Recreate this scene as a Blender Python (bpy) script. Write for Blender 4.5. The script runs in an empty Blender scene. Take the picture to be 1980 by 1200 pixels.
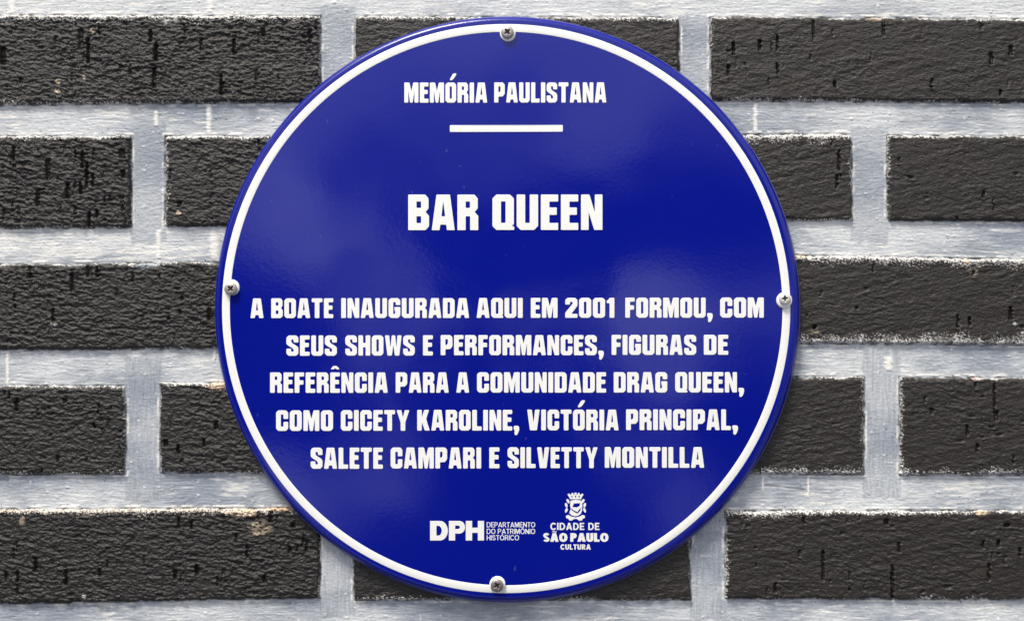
import bpy, math, random
import numpy as np
from mathutils import Vector, Matrix

# ------------------------------------------------------------------ camera, world, sun
S = 0.00032            # metres per reference pixel on the wall plane
D = 0.90               # camera distance from the wall plane
CX, CZ = 0.035, -0.045  # the camera stands slightly right of and below the sign's centre
W, H = 1980.0, 1200.0
scene = bpy.context.scene
COL = scene.collection
cam_d = bpy.data.cameras.new('camera'); cam = bpy.data.objects.new('camera', cam_d); COL.objects.link(cam)
scene.camera = cam
cam.location = (CX, -D, CZ); cam.rotation_euler = (math.radians(90), 0, 0)
cam_d.sensor_width = 36; cam_d.lens = 36 * D / (W * S)
cam_d.shift_x = -CX / (W * S); cam_d.shift_y = -CZ / (W * S)
cam_d.clip_start = 0.01; cam_d.clip_end = 2000

SUN_EL, SUN_AZ = math.radians(60), math.radians(-34)     # azimuth measured from straight in front of the wall, negative = left
sdir = Vector((math.cos(SUN_EL) * math.sin(SUN_AZ), -math.cos(SUN_EL) * math.cos(SUN_AZ), math.sin(SUN_EL)))
sun_d = bpy.data.lights.new('sun', 'SUN'); sun = bpy.data.objects.new('sun', sun_d); COL.objects.link(sun)
sun_d.energy = 2.6; sun_d.angle = math.radians(17); sun_d.color = (1.0, 0.955, 0.89)
sun.rotation_euler = sdir.to_track_quat('Z', 'Y').to_euler(); sun.location = sdir * 3

WLOC = (25.2, 5.8, 30.6)  # offset picked for where the added bright patches reflect on the plate
world = bpy.data.worlds.new('World'); scene.world = world; world.use_nodes = True
nt = world.node_tree; nt.nodes.clear()
wo = nt.nodes.new('ShaderNodeOutputWorld'); bg = nt.nodes.new('ShaderNodeBackground')
sky = nt.nodes.new('ShaderNodeTexSky'); sky.sky_type = 'NISHITA'; sky.sun_disc = False
sky.sun_elevation = SUN_EL; sky.sun_rotation = math.atan2(sdir.x, sdir.y)
sky.dust_density = 3.0; sky.air_density = 1.0
# thin, even cloud over the blue sky
tc = nt.nodes.new('ShaderNodeTexCoord'); mp = nt.nodes.new('ShaderNodeMapping')
mp.inputs['Scale'].default_value = (1, 1, 2.2); mp.inputs['Location'].default_value = (3.1, 0.4, 1.7)
nz = nt.nodes.new('ShaderNodeTexNoise'); nz.inputs['Scale'].default_value = 3.2; nz.inputs['Detail'].default_value = 5
rp = nt.nodes.new('ShaderNodeValToRGB')
rp.color_ramp.elements[0].position = 0.36; rp.color_ramp.elements[0].color = (0.35, 0.35, 0.35, 1)
rp.color_ramp.elements[1].position = 0.62; rp.color_ramp.elements[1].color = (0.9, 0.9, 0.9, 1)
mx = nt.nodes.new('ShaderNodeMix'); mx.data_type = 'RGBA'
mx.inputs['B'].default_value = (6.3, 6.2, 6.3, 1)
nt.links.new(tc.outputs['Generated'], mp.inputs['Vector']); nt.links.new(mp.outputs[0], nz.inputs['Vector'])
nt.links.new(nz.outputs['Fac'], rp.inputs['Fac']); nt.links.new(rp.outputs['Color'], mx.inputs['Factor'])
nt.links.new(sky.outputs[0], mx.inputs['A'])
# below a soft skyline: dark surround, bright patches added for the plate to reflect
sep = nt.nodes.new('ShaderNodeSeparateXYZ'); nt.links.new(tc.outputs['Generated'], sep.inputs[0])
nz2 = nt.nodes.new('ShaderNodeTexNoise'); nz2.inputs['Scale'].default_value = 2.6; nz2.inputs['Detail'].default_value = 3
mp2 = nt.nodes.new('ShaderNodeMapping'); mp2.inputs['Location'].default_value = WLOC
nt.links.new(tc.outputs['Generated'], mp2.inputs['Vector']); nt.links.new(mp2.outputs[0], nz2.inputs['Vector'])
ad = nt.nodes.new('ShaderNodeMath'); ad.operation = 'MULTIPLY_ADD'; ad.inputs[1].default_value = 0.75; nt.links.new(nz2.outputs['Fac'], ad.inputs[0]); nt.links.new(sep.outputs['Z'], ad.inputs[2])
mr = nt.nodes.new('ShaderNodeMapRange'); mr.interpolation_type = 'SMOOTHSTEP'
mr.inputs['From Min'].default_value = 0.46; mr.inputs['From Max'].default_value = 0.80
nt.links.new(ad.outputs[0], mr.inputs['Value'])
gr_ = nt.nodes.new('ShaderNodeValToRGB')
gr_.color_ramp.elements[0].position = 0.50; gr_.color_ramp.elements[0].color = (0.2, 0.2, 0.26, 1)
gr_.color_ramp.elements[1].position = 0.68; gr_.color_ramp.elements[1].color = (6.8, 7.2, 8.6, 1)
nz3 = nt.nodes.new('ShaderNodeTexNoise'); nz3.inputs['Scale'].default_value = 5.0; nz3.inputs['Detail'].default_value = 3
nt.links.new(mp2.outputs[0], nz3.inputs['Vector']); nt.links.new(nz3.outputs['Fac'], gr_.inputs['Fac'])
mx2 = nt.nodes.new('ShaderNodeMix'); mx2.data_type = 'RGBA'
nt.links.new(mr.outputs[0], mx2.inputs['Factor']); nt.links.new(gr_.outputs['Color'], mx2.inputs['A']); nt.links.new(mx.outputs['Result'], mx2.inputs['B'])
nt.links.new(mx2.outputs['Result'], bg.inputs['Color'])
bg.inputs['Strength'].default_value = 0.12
nt.links.new(bg.outputs[0], wo.inputs[0])

scene.render.engine = 'CYCLES'
scene.view_settings.view_transform = 'Standard'; scene.view_settings.look = 'None'
scene.view_settings.exposure = 0.72; scene.view_settings.gamma = 1
scene.render.resolution_x = 1024; scene.render.resolution_y = 620

# ------------------------------------------------------------------ helpers
def P(px, py, depth=0.0):
    """point at height `depth` above the wall plane, measured from the photograph"""
    x0, z0 = (px - W / 2) * S, (H / 2 - py) * S
    f = (D - depth) / D
    return (CX + (x0 - CX) * f, -depth, CZ + (z0 - CZ) * f)

def obj(name, mesh, parent=None, mat=None, label=None):
    o = bpy.data.objects.new(name, mesh); COL.objects.link(o)
    if parent is not None: o.parent = parent
    if mat is not None and len(mesh.materials) == 0: mesh.materials.append(mat)
    if label: o['label'] = label
    return o

def smooth(me, v=True):
    me.polygons.foreach_set('use_smooth', [v] * len(me.polygons)); me.update()

def np_mesh(name, co, quads, col=None, extra=None, uvpx=None):
    me = bpy.data.meshes.new(name)
    n = len(co); m = len(quads)
    me.vertices.add(n); me.vertices.foreach_set('co', np.ascontiguousarray(co, dtype=np.float32).ravel())
    me.loops.add(m * 4); me.loops.foreach_set('vertex_index', np.ascontiguousarray(quads, dtype=np.int32).ravel())
    me.polygons.add(m); me.polygons.foreach_set('loop_start', np.arange(0, m * 4, 4, dtype=np.int32))
    me.polygons.foreach_set('use_smooth', np.ones(m, dtype=bool))
    me.update(calc_edges=True)
    if col is not None:
        a = me.attributes.new('paint_colour', 'FLOAT_COLOR', 'POINT')
        c = np.ones((n, 4), dtype=np.float32); c[:, :3] = col; a.data.foreach_set('color', c.ravel())
    if extra is not None:
        for k, v in extra.items():
            a = me.attributes.new(k, 'FLOAT', 'POINT'); a.data.foreach_set('value', v.astype(np.float32).ravel())
    me.validate()
    return me

def grid_quads(nx, ny):
    i = np.arange(nx - 1)[None, :] + nx * np.arange(ny - 1)[:, None]
    return np.stack([i, i + nx, i + nx + 1, i + 1], -1).reshape(-1, 4)

def _h(ix, iy, seed):
    n = (ix.astype(np.int64) * 374761393 + iy.astype(np.int64) * 668265263 + seed * 1442695041) & 0xFFFFFFFF
    n = ((n ^ (n >> 13)) * 1274126177) & 0xFFFFFFFF
    n = ((n ^ (n >> 15)) * 2246822519) & 0xFFFFFFFF
    return ((n ^ (n >> 16)) & 0xFFFF) / 65535.0

def pn(x, y, seed=0):
    """gradient noise, about -1..1"""
    xi = np.floor(x); yi = np.floor(y); fx = x - xi; fy = y - yi
    u = fx * fx * fx * (fx * (fx * 6 - 15) + 10); v = fy * fy * fy * (fy * (fy * 6 - 15) + 10)
    def g(dx, dy):
        a = _h(xi + dx, yi + dy, seed) * 2 * math.pi
        return np.cos(a) * (fx - dx) + np.sin(a) * (fy - dy)
    a = g(0, 0) * (1 - u) + g(1, 0) * u; b = g(0, 1) * (1 - u) + g(1, 1) * u
    return (a * (1 - v) + b * v) * 1.5

def fbm(x, y, seed, octv=4, gain=0.5, lac=2.03):
    s = 0; a = 1.0; t = 0
    for k in range(octv):
        s = s + a * pn(x + 17.3 * k, y + 9.1 * k, seed + 31 * k); t += a; a *= gain; x = x * lac; y = y * lac
    return s / t

def sst(e0, e1, x):
    t = np.clip((x - e0) / (e1 - e0), 0, 1); return t * t * (3 - 2 * t)

def srgb(r, g, b):
    f = lambda c: (c / 255 / 12.92) if c / 255 <= 0.04045 else ((c / 255 + 0.055) / 1.055) ** 2.4
    return np.array([f(r), f(g), f(b)])

# ------------------------------------------------------------------ materials
def new_mat(name):
    m = bpy.data.materials.new(name); m.use_nodes = True
    return m, m.node_tree, m.node_tree.nodes['Principled BSDF']

def noise(t, scale, detail=4, rough=0.5, vec=None):
    n = t.nodes.new('ShaderNodeTexNoise'); n.inputs['Scale'].default_value = scale
    n.inputs['Detail'].default_value = detail; n.inputs['Roughness'].default_value = rough
    if vec is not None: t.links.new(vec, n.inputs['Vector'])
    return n

def painted(name, rough, bump, bscale, spec, var=0.25, aniso=(1, 1, 1)):
    m, t, b = new_mat(name)
    at = t.nodes.new('ShaderNodeAttribute'); at.attribute_name = 'paint_colour'
    c = t.nodes.new('ShaderNodeTexCoord'); mpn = t.nodes.new('ShaderNodeMapping'); mpn.inputs['Scale'].default_value = aniso
    t.links.new(c.outputs['Object'], mpn.inputs['Vector'])
    n = noise(t, bscale * 0.6, 5, 0.6, mpn.outputs[0])
    mr = t.nodes.new('ShaderNodeMapRange'); mr.inputs['From Min'].default_value = 0.3; mr.inputs['From Max'].default_value = 0.7
    mr.inputs['To Min'].default_value = 1 - var; mr.inputs['To Max'].default_value = 1 + var
    t.links.new(n.outputs['Fac'], mr.inputs['Value'])
    mul = t.nodes.new('ShaderNodeVectorMath'); mul.operation = 'SCALE'
    t.links.new(at.outputs['Color'], mul.inputs[0]); t.links.new(mr.outputs[0], mul.inputs['Scale'])
    t.links.new(mul.outputs[0], b.inputs['Base Color'])
    n2 = noise(t, bscale, 6, 0.65, mpn.outputs[0])
    bp = t.nodes.new('ShaderNodeBump'); bp.inputs['Strength'].default_value = 0.9; bp.inputs['Distance'].default_value = bump
    t.links.new(n2.outputs['Fac'], bp.inputs['Height']); t.links.new(bp.outputs[0], b.inputs['Normal'])
    b.inputs['Roughness'].default_value = rough; b.inputs['Specular IOR Level'].default_value = spec
    return m

M_BRICK = painted('black_painted_brick', 0.43, 0.0007, 800, 0.5, 0.3, (0.7, 1, 1.3))
M_MORTAR = painted('grey_painted_mortar', 0.5, 0.00022, 1100, 0.35, 0.07, (0.25, 1, 1))

def enamel(name, col, rough, peel, pscale, coat=0.0, var=0.0):
    m, t, b = new_mat(name)
    c = t.nodes.new('ShaderNodeTexCoord')
    n = noise(t, pscale, 3, 0.5, c.outputs['Object'])
    bp = t.nodes.new('ShaderNodeBump'); bp.inputs['Strength'].default_value = 1.0; bp.inputs['Distance'].default_value = peel
    t.links.new(n.outputs['Fac'], bp.inputs['Height']); t.links.new(bp.outputs[0], b.inputs['Normal'])
    n3 = noise(t, 9, 4, 0.55, c.outputs['Object'])
    mr = t.nodes.new('ShaderNodeMapRange'); mr.inputs['From Min'].default_value = 0.3; mr.inputs['From Max'].default_value = 0.75
    mr.inputs['To Min'].default_value = rough * 0.8; mr.inputs['To Max'].default_value = rough * 1.7
    t.links.new(n3.outputs['Fac'], mr.inputs['Value']); t.links.new(mr.outputs[0], b.inputs['Roughness'])
    # faint dust: sparse pale specks
    n4 = noise(t, 260, 2, 0.5, c.outputs['Object'])
    r4 = t.nodes.new('ShaderNodeMapRange'); r4.inputs['From Min'].default_value = 0.74; r4.inputs['From Max'].default_value = 0.8
    r4.inputs['To Max'].default_value = 0.1
    t.links.new(n4.outputs['Fac'], r4.inputs['Value'])
    mm = t.nodes.new('ShaderNodeMix'); mm.data_type = 'RGBA'
    mm.inputs['A'].default_value = (*col, 1); mm.inputs['B'].default_value = (0.30, 0.31, 0.42, 1)
    t.links.new(r4.outputs[0], mm.inputs['Factor']); t.links.new(mm.outputs['Result'], b.inputs['Base Color'])
    b.inputs['Specular IOR Level'].default_value = 0.5
    return m

M_BLUE = enamel('blue_enamel', (0.0011, 0.0062, 0.228), 0.07, 0.00002, 420)
M_WHITE = enamel('white_enamel', (0.86, 0.852, 0.80), 0.2, 0.00003, 420)
M_EDGE = enamel('lit_enamel_edge', (0.13, 0.15, 0.34), 0.35, 0.00004, 600)  # caught light along the rim put into the lip's colour

def metal(name, col, rough, spots=0.0):
    m, t, b = new_mat(name)
    c = t.nodes.new('ShaderNodeTexCoord'); n = noise(t, 700, 4, 0.6, c.outputs['Object'])
    at = t.nodes.new('ShaderNodeAttribute'); at.attribute_name = 'painted_shade'  # shade painted into the screw head's colour
    mm = t.nodes.new('ShaderNodeMix'); mm.data_type = 'RGBA'
    mm.inputs['A'].default_value = (*col, 1); mm.inputs['B'].default_value = (*[x * (1 - spots) for x in col], 1)
    t.links.new(n.outputs['Fac'], mm.inputs['Factor'])
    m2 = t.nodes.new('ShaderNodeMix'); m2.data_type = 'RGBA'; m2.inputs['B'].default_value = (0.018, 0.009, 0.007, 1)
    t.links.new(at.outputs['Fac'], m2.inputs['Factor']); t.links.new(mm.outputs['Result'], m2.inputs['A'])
    t.links.new(m2.outputs['Result'], b.inputs['Base Color'])
    inv = t.nodes.new('ShaderNodeMath'); inv.operation = 'SUBTRACT'; inv.inputs[0].default_value = 0.75
    t.links.new(at.outputs['Fac'], inv.inputs[1]); inv.use_clamp = True
    t.links.new(inv.outputs[0], b.inputs['Metallic'])
    b.inputs['Roughness'].default_value = rough
    return m
M_STEEL = metal('dull_screw_steel', (0.50, 0.46, 0.42), 0.5, 0.35)
M_STEEL_DARK = metal('tarnished_screw_steel', (0.36, 0.30, 0.27), 0.42, 0.4)
M_STEEL_PALE = metal('pale_screw_steel', (0.86, 0.83, 0.76), 0.5, 0.1)

# ------------------------------------------------------------------ brick wall
wall = bpy.data.objects.new('brick_wall', None); COL.objects.link(wall)
wall['label'] = 'black painted brick wall with pale grey painted mortar joints behind the round sign'
wall['category'] = 'wall'

BRICK_H = 0.0026
# x0, x1, y top left, y top right, y bottom left, y bottom right, roughness, fringe widths (top, bottom, left, right), fringe side weights, slits
B = [
 # row 1
 dict(x=(-8, 622), yt=(28, 30), yb=(206, 199), r=1.15, f=(15, 9, 3, 5), bl=(1, 0.1), sl=46),
 dict(x=(685, 1315), yt=(30, 33), yb=(200, 198), r=0.8, f=(9, 4, 3, 3), bl=(.5, .5), sl=20),
 dict(x=(1372, 2004), yt=(32, 36), yb=(197, 201), r=0.75, f=(6, 7, 5, 3), bl=(1, .35), sl=13, tl=(.5, 1)),
 # row 2
 dict(x=(-375, 256), yt=(262, 262), yb=(444, 442), r=1.1, f=(9, 9, 3, 3), bl=(1.2, .3), sl=46),
 dict(x=(318, 950), yt=(262, 262), yb=(439, 438), r=1.0, f=(10, 4, 11, 3), bl=(.3, .7), sl=16),
 dict(x=(1012, 1648), yt=(259, 258), yb=(428, 427), r=0.75, f=(17, 5, 3, 6), bl=(.5, 1), sl=8),
 dict(x=(1714, 2346), yt=(260, 266), yb=(428, 430), r=0.72, f=(8, 3, 6, 3), bl=(.2, .6), sl=6, tl=(1, .4)),
 # row 3
 dict(x=(-20, 612), yt=(510, 503), yb=(679, 673), r=1.1, f=(4, 7, 3, 3), bl=(.0, 1), sl=34),
 dict(x=(676, 1298), yt=(500, 500), yb=(672, 672), r=0.8, f=(4, 4, 3, 3), bl=(1, 1), sl=0, hid=1),
 dict(x=(1362, 1994), yt=(489, 500), yb=(664, 668), r=0.7, f=(17, 27, 3, 3), bl=(.45, 1.0), sl=10),
 # row 4
 dict(x=(-385, 245), yt=(742, 744), yb=(922, 917), r=1.05, f=(5, 6, 3, 6), bl=(1, 1), sl=26),
 dict(x=(309, 940), yt=(738, 738), yb=(915, 913), r=1.0, f=(8, 6, 4, 3), bl=(.8, 1), sl=12),
 dict(x=(1002, 1672), yt=(724, 727), yb=(916, 918), r=0.72, f=(4, 12, 3, 8), bl=(1, 1), sl=4),
 dict(x=(1738, 2370), yt=(727, 732), yb=(919, 921), r=0.75, f=(7, 13, 7, 3), bl=(1, 1), sl=12, tl=(.2, 1.3)),
 # row 5
 dict(x=(-8, 621), yt=(982, 980), yb=(1168, 1156), r=1.1, f=(14, 3, 3, 4), bl=(.2, .2), sl=42, cream=1),
 dict(x=(683, 1337), yt=(982, 982), yb=(1160, 1160), r=0.8, f=(4, 8, 3, 5), bl=(1, .6), sl=22),
 dict(x=(1401, 2033), yt=(985, 984), yb=(1157, 1160), r=0.8, f=(12, 7, 6, 3), bl=(.4, 1.2), sl=26, tl=(1.2, .3)),
]
# the same bond carried on beyond the frame
def outside(row_y, h, x0, n):
    for k in range(n):
        a = x0 + k * 694
        B.append(dict(x=(a, a + 631), yt=(row_y, row_y), yb=(row_y + h, row_y + h), r=.9, f=(5, 5, 3, 3), bl=(1, 1), sl=0, coarse=1))
outside(-208, 176, -1078, 6); outside(-446, 176, -742, 5)
outside(1224, 176, -1078, 6); outside(1464, 176, -742, 5)
for y, h, lx, rx in ((30, 172, -702, 2068), (262, 178, -1070, 2408), (502, 174, -714, 2056), (738, 180, -1080, 2432), (984, 178, -702, 2096)):
    for a in (lx, rx):
        B.append(dict(x=(a, a + 631), yt=(y, y), yb=(y + h, y + h), r=.9, f=(5, 5, 3, 3), bl=(1, 1), sl=0, coarse=1))

SIGN_C = (981.5, 600.0)
WHITE_P = srgb(214, 211, 204); CREAM = srgb(228, 205, 172); GREY_P = srgb(170, 178, 186)

# (x, y, half width, length, depth) of single gouges one can pick out in the photograph, in reference pixels
MARKS = [(293, 72, 3.5, 24, 2.2), (303, 104, 4, 34, 2.4), (300, 152, 4, 40, 2.4), (159, 78, 6, 40, 1.6), (173, 100, 3, 50, 2.0),
         (391, 88, 3.5, 24, 1.8), (454, 93, 3, 32, 2.0), (429, 165, 3, 40, 2.0), (511, 66, 4, 14, 2.0), (600, 72, 4, 30, 2.0), (8, 110, 6, 34, 2.2),
         (1417, 96, 3, 26, 2.2), (1502, 85, 2.5, 30, 2.2), (1502, 135, 2.5, 22, 2.0), (1468, 90, 3, 22, 2.0), (1407, 138, 3, 22, 1.8), (1707, 55, 3, 36, 2.0),
         (1895, 48, 3, 26, 1.8), (1915, 115, 4, 24, 2.0), (1952, 100, 4, 20, 2.0), (1613, 165, 3, 14, 2.0), (1932, 182, 3, 14, 2.0), (1572, 60, 2.5, 40, 1.8),
         (62, 525, 5, 26, 2.2), (142, 545, 4, 40, 2.0), (174, 520, 6, 34, 2.2), (191, 520, 4, 34, 2.2), (105, 610, 3, 26, 1.8), (407, 608, 4, 24, 2.0),
         (1621, 312, 2.5, 40, 2.0), (1617, 352, 2.5, 26, 2.0), (1900, 378, 3, 14, 1.8), (1849, 424, 2.5, 10, 2.0),
         (1850, 622, 2.5, 26, 2.0), (1873, 622, 3, 18, 2.2), (1952, 606, 4, 26, 2.2), (1574, 635, 3, 14, 2.0), (1880, 530, 3, 12, 2.0),
         (1921, 770, 2.5, 60, 2.2), (1868, 832, 3, 22, 2.0), (1888, 865, 3, 16, 2.0), (1924, 805, 4, 20, 2.0), (1800, 795, 4, 14, 1.4),
         (1590, 1092, 3, 60, 2.2), (1724, 1128, 3.2, 70, 2.4), (1737, 1057, 3, 20, 2.0), (1553, 1005, 3, 16, 2.0), (1910, 1105, 3, 34, 2.0),
         (1899, 1052, 3, 16, 2.0), (1928, 1050, 3, 16, 2.0), (1712, 1008, 5, 12, 2.2), (1945, 1014, 7, 8, 2.2), (1498, 1135, 3, 20, 1.8), (1970, 1066, 3, 18, 2.0),
         (71, 1090, 4, 30, 2.4), (130, 1115, 4, 30, 2.2), (340, 1110, 3.5, 20, 2.2), (382, 1100, 4, 22, 2.2), (348, 1010, 3, 22, 2.0), (372, 1014, 3, 16, 2.2),
         (479, 1065, 3, 26, 1.8), (501, 995, 3.5, 16, 2.4), (525, 998, 4, 22, 2.4), (568, 1014, 4, 10, 2.2), (561, 1062, 3, 14, 2.0), (513, 1118, 4, 16, 2.2),
         (37, 1114, 3, 22, 2.0), (15, 1114, 3, 20, 2.0), (195, 1105, 3, 16, 2.0), (322, 856, 5, 14, 2.2), (346, 868, 3, 20, 2.2), (396, 855, 2.5, 16, 2.0), (420, 822, 4, 16, 2.0),
         (185, 822, 3, 12, 2.0), (114, 886, 3, 14, 2.0), (35, 782, 4, 26, 2.2), (128, 775, 4, 10, 2.0),
         (29, 300, 3, 30, 2.0), (95, 330, 5, 40, 2.0), (162, 310, 4, 34, 2.2), (170, 340, 3, 50, 2.2), (158, 365, 3, 24, 2.2), (133, 370, 4, 30, 2.2), (182, 350, 3, 26, 2.0),
         (238, 298, 7, 18, 1.6), (240, 338, 4, 16, 2.0), (75, 385, 4, 30, 1.8), (175, 425, 3, 28, 2.2), (190, 414, 3, 16, 2.2), (348, 396, 4, 12, 1.6)]

# patches (x, y, rx, ry, colour, strength) where paint is visibly scuffed
PATCH = [(505, 1020, 22, 13, CREAM, .42), (470, 990, 30, 7, CREAM, 1.0), (543, 979, 40, 7, srgb(225, 180, 140), 1.0), (46, 1006, 6, 9, CREAM, .4),
         (165, 1152, 4, 4, WHITE_P, .9), (1865, 500, 8, 13, CREAM, 1.0), (1880, 527, 9, 7, CREAM, .25), (1545, 492, 30, 8, CREAM, .8),
         (425, 744, 25, 9, srgb(220, 190, 160), 1.0), (258, 512, 8, 5, WHITE_P, 1.0), (285, 512, 22, 8, GREY_P, .7), (115, 160, 5, 5, CREAM, .9),
         (113, 178, 5, 4, CREAM, .9), (165, 152, 3, 3, CREAM, .9), (1886, 731, 8, 5, srgb(235, 200, 185), 1), (181, 62, 4, 4, CREAM, .8), (105, 628, 9, 3, WHITE_P, .7),
         (347, 413, 5, 4, CREAM, .9), (1690, 38, 18, 6, srgb(190, 170, 145), .8), (1895, 990, 14, 5, CREAM, .8), (330, 40, 16, 10, WHITE_P, .6), (1575, 642, 10, 5, CREAM, .3), (1960, 626, 4, 3, WHITE_P, .8)]

def brick_surface(b, seed, px, py, qx, qy):
    """height (metres) and colour over a brick; px, py reference pixels, qx, qy 0..1"""
    rough = b['r']; rnd = random.Random(seed)
    X = px + seed * 131.0; Y = py + seed * 57.0
    tilt = rnd.uniform(-.14, .05)
    wx = X + 3 * pn(X / 30, Y / 24, seed + 5); wy = Y + tilt * X + 2.5 * pn(X / 24, Y / 20, seed + 6)
    r1 = fbm(wx / 10, wy / 4.2, seed + 1, 3, .6)
    r2 = 1 - np.abs(fbm(wx / 16, wy / 6.0, seed + 2, 3, .6)) * 2
    t_ = (fbm(X / 26, wy / 11, seed + 18, 3, .6) + .22 * pn(X / 7, Y / 5, seed + 19)) * 3.2
    terr = (np.floor(t_) + sst(.25, .75, t_ - np.floor(t_))) / 3.2
    lump = fbm(X / 70, Y / 48, seed + 3, 3)
    zone = .60 + .55 * sst(-.3, .35, fbm(X / 110, Y / 80, seed + 14, 2))
    fine = fbm(X / 3.6, Y / 2.4, seed + 4, 2)
    clod = fbm(wx / 19, wy / 8.5, seed + 24, 4, .58)
    clod = np.sign(clod) * np.abs(clod) ** .7
    crack = sst(.055, .0, np.abs(fbm(X / 46, (Y + .1 * X) / 13, seed + 25, 3, .5))) * sst(.05, .3, fbm(X / 60, Y / 40, seed + 26, 2))
    calm = sst(1.0, .75, rough)
    fold = fbm((X + 2.2 * Y) / 90, (Y + .22 * X) / 11, seed + 27, 3, .5)
    rough = rough * (1 - .22 * calm)
    relief = .28 * calm * fold + rough * zone * (.40 * r1 + .24 * fine + .62 * clod) + max(rough - .5, .12) * 1.3 * zone * terr + .40 * lump - .8 * crack * max(rough - .4, 0)
    pits = sst(.33, .62, fbm(X / 6.5, Y / 5, seed + 8, 2)) * max(rough - .45, .03)
    flake = fbm(X / 9, Y / 5.5, seed + 28, 2); relief = relief + .55 * max(rough - .55, .04) * sst(.10, .22, flake) 
    relief = relief - pits * .8
    # gouges with a little ledge beneath
    sl = [(m[0], m[1], m[2], m[3], m[4]) for m in MARKS if b['x'][0] < m[0] < b['x'][1] and min(b['yt']) - 5 < m[1] < max(b['yb']) + 5]
    for k in range(b['sl']):
        cx = rnd.uniform(max(b['x'][0], -20) + 8, min(b['x'][1], 2000) - 8); cy = rnd.uniform(b['yt'][0] + 10, b['yb'][0] - 10)
        if rnd.random() < .6: sl.append((cx, cy, rnd.uniform(1.4, 3.2), rnd.uniform(5, 24), rnd.uniform(.4, 1.6)))
        else: sl.append((cx, cy, rnd.uniform(4, 9), rnd.uniform(4, 8), rnd.uniform(.5, 1.2)))
    for cx, cy, wd, ln, dp in sl:
        m = (np.abs(px - cx) < wd * 4 + 6) & (np.abs(py - cy) < ln)
        if not m.any(): continue
        x, y = px[m], py[m]
        w = (x - cx + 2.2 * pn(y / 8, y * 0 + cx, seed + 9)) / (wd * (.8 + .5 * pn(y / 5, y * 0 + cx + 3, seed + 21)))
        v = (y - cy) / (ln * .5)
        g = np.exp(-np.abs(w) ** 3) * sst(1.15, .8, np.abs(v))
        lip = np.exp(-(w / 1.7) ** 2) * np.exp(-((y - cy - ln * .55) / 2.6) ** 2)
        relief[m] -= dp * 1.1 * g - .45 * lip
    # edges
    jag = 3.4 * fbm(X / 8, Y / 8, seed + 7, 3) + 3.2 * fbm(X / 55, Y / 55, seed + 15, 2)
    bh = (b['yb'][0] - b['yt'][0])
    et = qy * bh + jag; eb = (1 - qy) * bh + jag
    wdt = b['x'][1] - b['x'][0]
    el = qx * wdt + jag; er = (1 - qx) * wdt + jag
    e = np.minimum(np.minimum(et, eb), np.minimum(el, er))
    prof = sst(-1.0, 6.5, e)
    dt = 1 - sst(0, 10, et)                          # softened upper arris
    h = (BRICK_H + relief * .001) * prof - .0012 * (1 - prof) - .0009 * dt * prof - .0012 * sst(2, -3, e)
    # colour
    base = srgb(31, 27.5, 23) * 1.0
    warm = sst(-.1, .5, fbm(X / 130, Y / 60, seed + 10, 2))[:, None]
    side = sst(500, 1500, X * 0 + px)[:, None]
    col = base[None, :] * (1 + side * np.array([.10, 0, -.10])[None, :]) * np.array([1 + 0, 1, 1])[None, :]
    col = col * (1 + warm * np.array([.12, .02, -.04])[None, :])
    col = col * (1 + .28 * fbm(X / 16, Y / 9, seed + 11, 3))[:, None]
    col = col * (1 - .45 * pits / max(rough - .45, .1) * .6)[:, None]
    # dry brushed mortar paint on the high spots next to each joint
    ft, fb, fl, fr = b['f']; bl = b['bl']; tl = b.get('tl', (1, 1))
    wob = 1.25 * (1 + .9 * fbm(X / 45, Y / 45, seed + 12, 3))
    wt = ft * (tl[0] * (1 - qx) + tl[1] * qx) * wob; wb = fb * (bl[0] * (1 - qx) + bl[1] * qx) * wob
    grain = fbm((X + Y * .8) / 4.2, (Y - X * .35) / 3.0, seed + 13, 2)
    dens = np.zeros_like(X)
    for ed, wd in ((et, wt), (eb, wb), (el, fl * wob), (er, fr * wob)):
        dens = np.maximum(dens, np.clip(1.15 - ed / np.maximum(wd, .5), 0, 1.15))
    thr = .62 - .92 * dens
    mask = sst(thr, thr + .14, grain + .25 * (r1)) * sst(.03, .25, dens)
    edge_line = sst(5.0, 2.0, et + 2.0 * grain) * (.08 + .92 * sst(-.15, .25, fbm(X / 40, Y / 10, seed + 16, 2))) * (ft > 3)
    gapb = sst(-.15, .15, fbm(X / 22, Y / 100, seed + 17, 2))
    mask = np.maximum(mask * np.where(eb < et, .45 + .55 * gapb, 1), edge_line)
    pc = WHITE_P[None, :] * (1 - .35 * sst(3, 14, np.minimum(et, eb)))[:, None] * np.where(eb < et, 1.18, 1.0)[:, None]  # lower fringe paint made paler to make up for the shade there
    if b.get('cream'): pc = pc * np.array([1, .9, .8])[None, :]
    col = col * (1 - mask)[:, None] + pc * mask[:, None]
    h = h + .00018 * mask
    for (cx, cy, rx, ry, c, st) in PATCH:
        d = ((px - cx) / rx) ** 2 + ((py - cy) / ry) ** 2
        m = d < 2.2
        if m.any():
            k = st * sst(1.6, .3, d[m] + .9 * fbm(px[m] / 7, py[m] / 6, seed + 20, 2)) * sst(-.35, .15, r1[m] + grain[m] * .5)
            col[m] = col[m] * (1 - k)[:, None] + c[None, :] * k[:, None]; h[m] += .0003 * k
    return h, np.clip(col, .004, .9)

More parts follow.
